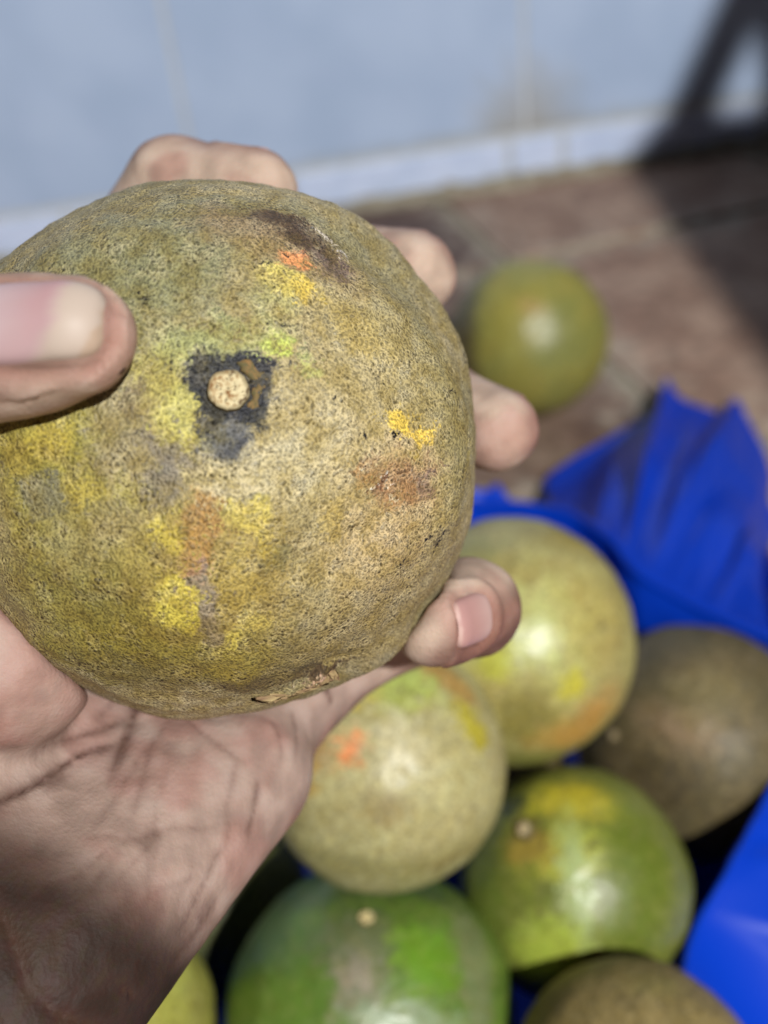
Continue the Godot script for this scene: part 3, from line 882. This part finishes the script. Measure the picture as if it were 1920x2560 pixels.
func hand() -> void:
	var X := Vector3(-0.01026, 0.26115, -0.14458)
	var heart := Vector3.ZERO
	# knuckles and joints
	var mi := Vector3(-30, -4, -42)
	var mm := Vector3(-12, -20, -47)
	var mr := Vector3(6, -34, -38)
	var mp := Vector3(9, -42.5, -22)
	finger(1, [mi, Vector3(-27.5, 33.5, -36), Vector3(-11, 48.8, -22), Vector3(4.6, 45.8, -14)], [11, 9.6, 8.4, 7.2], heart)
	finger(2, [mm, Vector3(-1, 24, -50), Vector3(16.5, 37, -34), Vector3(31.8, 32.2, -18)], [11, 9.8, 8.8, 7.7], heart)
	finger(3, [mr, Vector3(17, 2, -49), Vector3(36, 11, -33), Vector3(46.5, 4.5, -16)], [10.5, 9.4, 8.3, 7.2], heart)
	finger(4, [mp, Vector3(31, -31, -33), Vector3(41.5, -26.0, -10), Vector3(34.5, -27.5, 3)], [8.4, 7.8, 7.8, 6.6], heart)
	finger(5, [Vector3(-52, -16, 26), Vector3(-34, 8, 41), Vector3(-8.8, 10.4, 47.3)], [11.5, 9.5, 6.9], heart)
	# palm
	bone(0, mi, Vector3(-40, -62, 12), 11, 14)
	bone(0, mm, Vector3(-33, -70, 18), 11, 15)
	bone(0, mr, Vector3(-26, -75, 20), 10.5, 15)
	bone(0, mp, Vector3(-24, -78, 24), 9.0, 13)
	bone(0, Vector3(5, -54, -6), Vector3(-17, -70, 18), 9, 13)        # heel on the little finger's side
	bone(6, Vector3(-51, -16, 25), Vector3(-30, -31, 13), 11.5, 14.5)   # ball of the thumb
	bone(0, Vector3(-50, -30, 12), Vector3(-36, -62, 16), 11, 14)
	bone(0, Vector3(-50, -14, 10), Vector3(-32, -8, -34), 7, 8)       # web of the thumb
	bone(0, Vector3(-36, -73, 22), Vector3(-60, -97, 42), 15, 16)     # wrist
	bone(0, Vector3(-28, -77, 24), Vector3(-52, -98, 42), 12, 13.5)
	bone(0, Vector3(-56, -98, 42), Vector3(-118, -190, 100), 17, 27)  # forearm
	bone(0, Vector3(-52, -98, 42), Vector3(-110, -196, 100), 13.5, 25)

	nail_at(Vector3(-10.9, 10.2, 47.3), Vector3(0.97, 0.05, 0.20), Vector3(-0.2, 0.24, 0.94), 6.0, 9.0)
	nail_at(Vector3(35.5, -27.4, 1), Vector3(-0.52, -0.1, 0.85), Vector3(0.80, 0.1, 0.6), 4.8, 5.4)
	nail_at(Vector3(44.9, 5.4, -18.5), Vector3(0.52, -0.32, 0.79), Vector3(0.94, 0.1, -0.32), 4.4, 5.0)
	nail_at(Vector3(30.0, 32.6, -20), Vector3(0.69, -0.17, 0.70), Vector3(0.65, 0.6, -0.5), 4.6, 5.2)
	nail_at(Vector3(2.4, 46, -15.5), Vector3(0.9, -0.1, 0.4), Vector3(0.1, 0.95, -0.28), 4.6, 5.2)

	# creases: [points (x, y), depth, width]; they lie on the skin that faces the palm's side
	var lines := []
	for l in [
		[[[206, 1500], [207, 1577], [202, 1640], [202, 1720]], 0.9, 1.1],
		[[[200, 1590], [160, 1608], [94, 1622], [0, 1640]], 0.5, 1.2],
		[[[188, 1638], [117, 1655], [47, 1692], [-30, 1712]], 1.0, 1.0],
		[[[165, 1520], [155, 1560], [120, 1600]], 0.35, 1.0],
		[[[-40, 1825], [28, 1850], [94, 1911], [141, 2000], [188, 2056], [249, 2103], [285, 2125]], 1.0, 1.5],
		[[[281, 2051], [305, 2065], [308, 2095]], 0.7, 0.8],
		[[[-40, 1915], [0, 1943], [61, 2022], [117, 2093], [197, 2154]], 0.7, 1.6],
		[[[-40, 2000], [30, 2060], [90, 2140], [140, 2200]], 0.5, 1.6],
		[[[455, 1835], [436, 1882], [403, 1953], [375, 2010]], 0.35, 1.2],
		[[[521, 1720], [513, 1789], [502, 1849]], 0.5, 0.8],
		[[[300, 1760], [318, 1840], [330, 1930]], 0.18, 1.2],
		[[[500, 1600], [544, 1624], [563, 1671], [566, 1715]], 0.25, 0.7],
		[[[577, 1595], [596, 1652], [598, 1718]], 0.35, 0.7],
		[[[643, 1525], [671, 1577], [678, 1612]], 0.9, 0.8],
		[[[694, 1515], [708, 1544]], 0.8, 0.8],
		[[[450, 1950], [405, 2020], [350, 2070]], 0.4, 1.4],
		[[[235, 1550], [330, 1600], [440, 1660], [500, 1700]], 0.25, 0.9],
		[[[330, 1590], [400, 1605], [455, 1605]], 0.2, 0.7]]:
		var pts := []
		for p in l[0]:
			var q := Vector3((p[0] - 830) * 150 / 2267.0 + 27.85, (1106 - p[1]) * 150 / 2267.0 - 10.2, 0)
			pts.append(q)
		var sm := spline(pts, maxi(6, pts.size() * 5), false)
		for i in sm.size():
			sm[i] = to_skin(sm[i] + Vector3(0, 0, 70), Vector3(0, 0, -1))
		lines.append([sm, l[1], l[2]])
	# fainter, shorter lines over the palm's heel
	rng.seed = 77
	for i in 34:
		var q := Vector3(rng.randf_range(-34, 8), rng.randf_range(-76, -46), 0)
		var a := deg_to_rad(rng.randf_range(50, 105) if i % 3 else rng.randf_range(-20, 40))
		var step := Vector3(cos(a), sin(a), 0) * rng.randf_range(2.0, 4.5)
		var sm := PackedVector3Array()
		for k in 5:
			sm.append(to_skin(q + step * (k - 2) + Vector3(rng.randf_range(-0.6, 0.6), rng.randf_range(-0.6, 0.6), 70), Vector3(0, 0, -1)))
		lines.append([sm, rng.randf_range(0.08, 0.22), rng.randf_range(0.6, 1.2)])
	# creases across the fingers' inner sides, round the joints
	for j in [[Vector3(-12, 48.5, -22), Vector3(17, 10, 10), 8.4, 0.18], [Vector3(-25, 36, -33), Vector3(17, 15, 14), 9.4, 0.6]]:
		var ax: Vector3 = j[1].normalized()
		var u := ax.cross(Vector3(0, 0, 1)).normalized()
		var ring := PackedVector3Array()
		for i in 9:
			var a := lerpf(-1.5, 1.7, i / 8.0)
			var out := (ax.cross(u) * -cos(a) + u * sin(a)).normalized()
			if out.z < 0 and absf(a) < 0.5: out = -out
			ring.append(to_skin(j[0] + out * 20, -out))
		lines.append([ring, j[3], 0.9])

	var net := skin_net(0.8)
	var pts: PackedVector3Array = net[0]
	var idx: PackedInt32Array = net[1]
	var soft := noise(501, 0.055, 3)
	var blotch := noise(502, 0.13, 3)
	var fine := noise(503, 0.5, 2)
	var col := PackedColorArray()
	col.resize(pts.size())
	for i in pts.size():
		var p := pts[i]
		var near := near_bones(p, 12.0)
		var n := skin_normal(p, near)
		p -= n * skin_distance(p, near)
		# colour: paler and pinker where the hand faces what it holds, browner on its back
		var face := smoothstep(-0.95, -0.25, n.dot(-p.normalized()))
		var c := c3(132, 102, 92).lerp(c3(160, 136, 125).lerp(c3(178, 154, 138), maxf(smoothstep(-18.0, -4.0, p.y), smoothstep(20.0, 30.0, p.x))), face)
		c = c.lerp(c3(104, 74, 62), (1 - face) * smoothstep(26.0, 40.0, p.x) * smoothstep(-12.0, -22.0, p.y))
		var s := soft.get_noise_3dv(p)
		var b := blotch.get_noise_3dv(p)
		c = c.lerp(c3(150, 104, 95), clampf(s * 1.2 + 0.05, 0, 0.4))
		c = c.lerp(c.lightened(0.16), clampf(b * 1.2, 0, 0.5))
		c = c.lerp(c.darkened(0.2), clampf(-b * 1.1, 0, 0.45))
		# shade over the wrist and forearm put into the colour, with some tan
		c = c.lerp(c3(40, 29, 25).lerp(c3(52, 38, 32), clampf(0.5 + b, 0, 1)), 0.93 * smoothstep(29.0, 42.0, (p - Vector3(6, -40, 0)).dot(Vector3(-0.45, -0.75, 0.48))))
		var h := 0.35 * s + 0.12 * b
		for l in lines:
			var line: PackedVector3Array = l[0]
			if absf(p.x - line[0].x) > 60 or absf(p.y - line[0].y) > 60: continue
			var best := 1e6
			var where := 0.0
			for k in line.size() - 1:
				var v := line[k + 1] - line[k]
				var f := clampf((p - line[k]).dot(v) / maxf(v.length_squared(), 1e-6), 0, 1)
				var dd := (p - line[k] - v * f).length_squared()
				if dd < best:
					best = dd
					where = (k + f) / (line.size() - 1)
			var w: float = l[2] * 0.72 * (0.85 + 0.5 * fine.get_noise_3dv(p * 0.4))
			best = sqrt(best) / w
			if best > 4: continue
			var g := exp(-best * 1.15) * smoothstep(0.0, 0.22, where) * smoothstep(1.0, 0.7, where)
			h -= l[1] * 0.8 * g
			pass
			c = c.lerp(c3(66, 44, 38), g * minf(0.9, 0.08 + l[1] * 0.9))
		for q in nails:
			var r: Vector3 = p - q[0]
			if r.length_squared() > 260: continue
			var a: float = r.dot(q[0 + 1].cross(q[2])) / q[3]
			var t: float = r.dot(q[1]) / q[4]
			if r.dot(q[2]) < -5.5: continue
			var e := pow(pow(absf(a), 3.0) + pow(absf(t), 3.0), 1 / 3.0)
			var far: float = (e - 1.0) * q[3]
			if t > 0.75: far += (t - 0.75) * 2.0
			h -= 0.45 * exp(-far * far / 0.3)
			h += 0.5 * exp(-(far - 1.3) * (far - 1.3) / 0.6) * (0.3 if t > 0.8 else 1.0)
			if far < 0: h -= 0.25
			c = c.lerp(c3(150, 108, 96), 0.45 * exp(-far * far / 0.3))
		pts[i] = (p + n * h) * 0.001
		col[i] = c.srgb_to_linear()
	var skin := vertex_material(0.6, 0.28)
	var bump := NoiseTexture2D.new()
	var bn := noise(510, 0.06, 3, FastNoiseLite.TYPE_CELLULAR)
	bump.noise = bn
	bump.seamless = true
	skin.heightmap_enabled = true
	skin.heightmap_texture = bump
	skin.heightmap_scale = 0.012
	skin.uv1_triplanar = true
	skin.uv1_scale = Vector3(45, 45, 45)
	skin.subsurf_scatter_enabled = true
	skin.subsurf_scatter_strength = 0.04
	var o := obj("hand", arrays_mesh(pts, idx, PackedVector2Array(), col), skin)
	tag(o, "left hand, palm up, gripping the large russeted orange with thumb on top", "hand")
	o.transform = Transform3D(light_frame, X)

	# nails: thin curved plates let into the skin
	var shell := vertex_material(0.5, 0.35)
	for q in nails:
		var across: Vector3 = q[1].cross(q[2])
		var pos := PackedVector3Array()
		var nc := PackedColorArray()
		var thumb: bool = q[4] > 7
		const NU := 25
		const NV := 29
		for j in NV:
			var t := lerpf(-1.0, 1.0, j / float(NV - 1))
			for i in NU:
				var s := lerpf(-1.0, 1.0, i / float(NU - 1))
				# rounded corners
				var w: float = pow(maxf(1.0 - pow(absf(t) / 1.07, 4.5 if t > 0 else 3.2), 0.0), 0.3)
				var a: float = s * w
				# the nearest skin below a flat plate laid on the finger
				var p: Vector3 = q[0] + across * a * q[3] + q[1] * t * q[4] + q[2] * 1.2
				var near := near_bones(p, 14.0)
				var n: Vector3 = q[2]
				for k in 4:
					n = skin_normal(p, near)
					var drop := skin_distance(p, near)
					p -= (n * 0.5 + q[2] * 0.5 / maxf(n.dot(q[2]), 0.5)) * drop
				var lift := 0.30 - 0.75 * pow(absf(s), 8.0) - 0.75 * pow(maxf(-t, 0), 8.0) - 0.5 * pow(maxf(t, 0), 14.0)
				p += n * (lift + 0.02 * sin(s * 9.0))
				pos.append(p * 0.001)
				var e := t + 0.16 * s * s + 0.10 * fine.get_noise_2d(s * 3, t) + (0.22 * s if thumb else 0.0)
				var c := c3(170, 142, 144).lerp(c3(178, 158, 162), smoothstep(0.0, -0.8, e))
				if thumb:
					c = c.lerp(c3(172, 132, 134), 0.6 * exp(-pow((e - 0.16) / 0.2, 2)) * (0.25 + 0.75 * smoothstep(0.8, -0.4, s)))
					c = c.lerp(c3(176, 160, 146), smoothstep(0.22, 0.5, e + 0.05 * fine.get_noise_2d(s * 8, 7)) * 0.9)
					c = c.lerp(c3(160, 132, 108), smoothstep(0.92, 1.0, e) * 0.5)
				else:
					c = c3(170, 130, 125).lerp(c3(184, 152, 146), smoothstep(0.4, -0.8, e))
					c = c.lerp(c3(196, 168, 158), smoothstep(0.86, 0.97, e) * 0.6)
				nc.append(c.srgb_to_linear())
		var nail := obj("fingernail", grid_mesh(pos, PackedVector2Array(), nc, NU, NV), shell, o)

# ------------------------------------------------------------------ an unseen chair, added and shaped to shade wall and floor at the right

# a board between two points, its section w x d with rounded edges
func board(a: Vector3, b: Vector3, w: float, d: float, wide: Vector3, spread := 1.0) -> ArrayMesh:
	var z := (b - a).normalized()
	var x := (wide - z * wide.dot(z)).normalized()
	var y := z.cross(x)
	var pos := PackedVector3Array()
	var ring := []
	for k in 16:
		var t := TAU * (k + 0.5) / 16
		var e := 0.28
		ring.append(Vector2(signf(cos(t)) * pow(absf(cos(t)), e) * w / 2, signf(sin(t)) * pow(absf(sin(t)), e) * d / 2))
	for r in [[0.0, 0.01], [0.0, 0.93], [0.004, 1.0], [1.0 - 0.004, 1.0], [1.0, 0.93], [1.0, 0.01]]:
		for q in ring:
			pos.append(a.lerp(b, r[0]) + (x * q.x * lerpf(1.0, spread, r[0]) + y * q.y) * r[1])
	return grid_mesh(pos, PackedVector2Array(), PackedColorArray(), 16, 6, true)

func added_chair() -> void:
	var o := Node3D.new()
	o.name = "added_chair"
	add_child(o)
	o.position.z = 0.14
	tag(o, "added dark wooden fan-back shadow caster, out of view past the right edge", "added_chair")
	var wood := StandardMaterial3D.new()
	wood.albedo_color = c3(92, 62, 42)
	wood.roughness = 0.5
	obj("seat", board(Vector3(0.579, 0.48, 0.06), Vector3(0.594, 0.48, -0.375), 0.40, 0.03, Vector3(1, 0, 0)), wood, o)
	obj("seat_rail", board(Vector3(0.354, 0.47, 0.03), Vector3(0.407, 0.47, -0.372), 0.03, 0.045, Vector3(0, 1, 0)), wood, o)
	for l in [[0.415, -0.352, 0.40, -0.40], [0.765, -0.352, 0.78, -0.40], [0.385, 0.03, 0.37, 0.06], [0.765, 0.03, 0.79, 0.06]]:
		obj("leg", board(Vector3(l[0], 0.462, l[1]), Vector3(l[2], 0.0, l[3]), 0.036, 0.036, Vector3(1, 0, 0)), wood, o)
	obj("back_post", board(Vector3(0.407, 0.47, -0.358), Vector3(0.570, 0.80, -0.40), 0.028, 0.03, Vector3(1, 0, 0)), wood, o)
	obj("back_post", board(Vector3(0.756, 0.47, -0.358), Vector3(0.645, 0.80, -0.40), 0.036, 0.03, Vector3(1, 0, 0)), wood, o)
	obj("splat", board(Vector3(0.588, 0.49, -0.36), Vector3(0.594, 0.80, -0.40), 0.225, 0.014, Vector3(1, 0, 0), 1.75), wood, o)
	obj("top_rail", board(Vector3(0.40, 0.82, -0.404), Vector3(0.77, 0.82, -0.404), 0.07, 0.024, Vector3(0, 1, 0)), wood, o)

func _ready() -> void:
	var cam := Camera3D.new()
	cam.name = "camera"
	cam.position = EYE
	cam.rotation_degrees = EYE_TURN
	var lens := CameraAttributesPhysical.new()
	lens.frustum_focal_length = 24.0 / (2 * tan(deg_to_rad(26.0)))
	lens.frustum_focus_distance = 0.142
	lens.frustum_near = 0.01
	lens.frustum_far = 20.0
	lens.exposure_aperture = 7.5
	cam.attributes = lens
	add_child(cam)
	cam.current = true
	light_frame = cam.basis

	var we := WorldEnvironment.new()
	var env := Environment.new()
	env.background_mode = Environment.BG_COLOR
	env.background_color = Color(0.16, 0.17, 0.19)
	env.tonemap_mode = Environment.TONE_MAPPER_LINEAR
	env.tonemap_exposure = 1.0
	env.sdfgi_enabled = true
	env.ssao_enabled = true
	env.ssil_enabled = true
	we.environment = env
	add_child(we)

	var lamp := OmniLight3D.new()
	lamp.name = "room_lamp"
	lamp.position = LAMP_AT
	lamp.light_color = Color(0.985, 0.985, 0.97)
	lamp.light_energy = 6.0
	lamp.light_size = 0.032
	lamp.omni_range = 12
	lamp.omni_attenuation = 2.0
	lamp.shadow_enabled = true
	add_child(lamp)

	wall_and_floor()
	added_chair()
	bag()
	held_orange()
	other_oranges()
	hand()
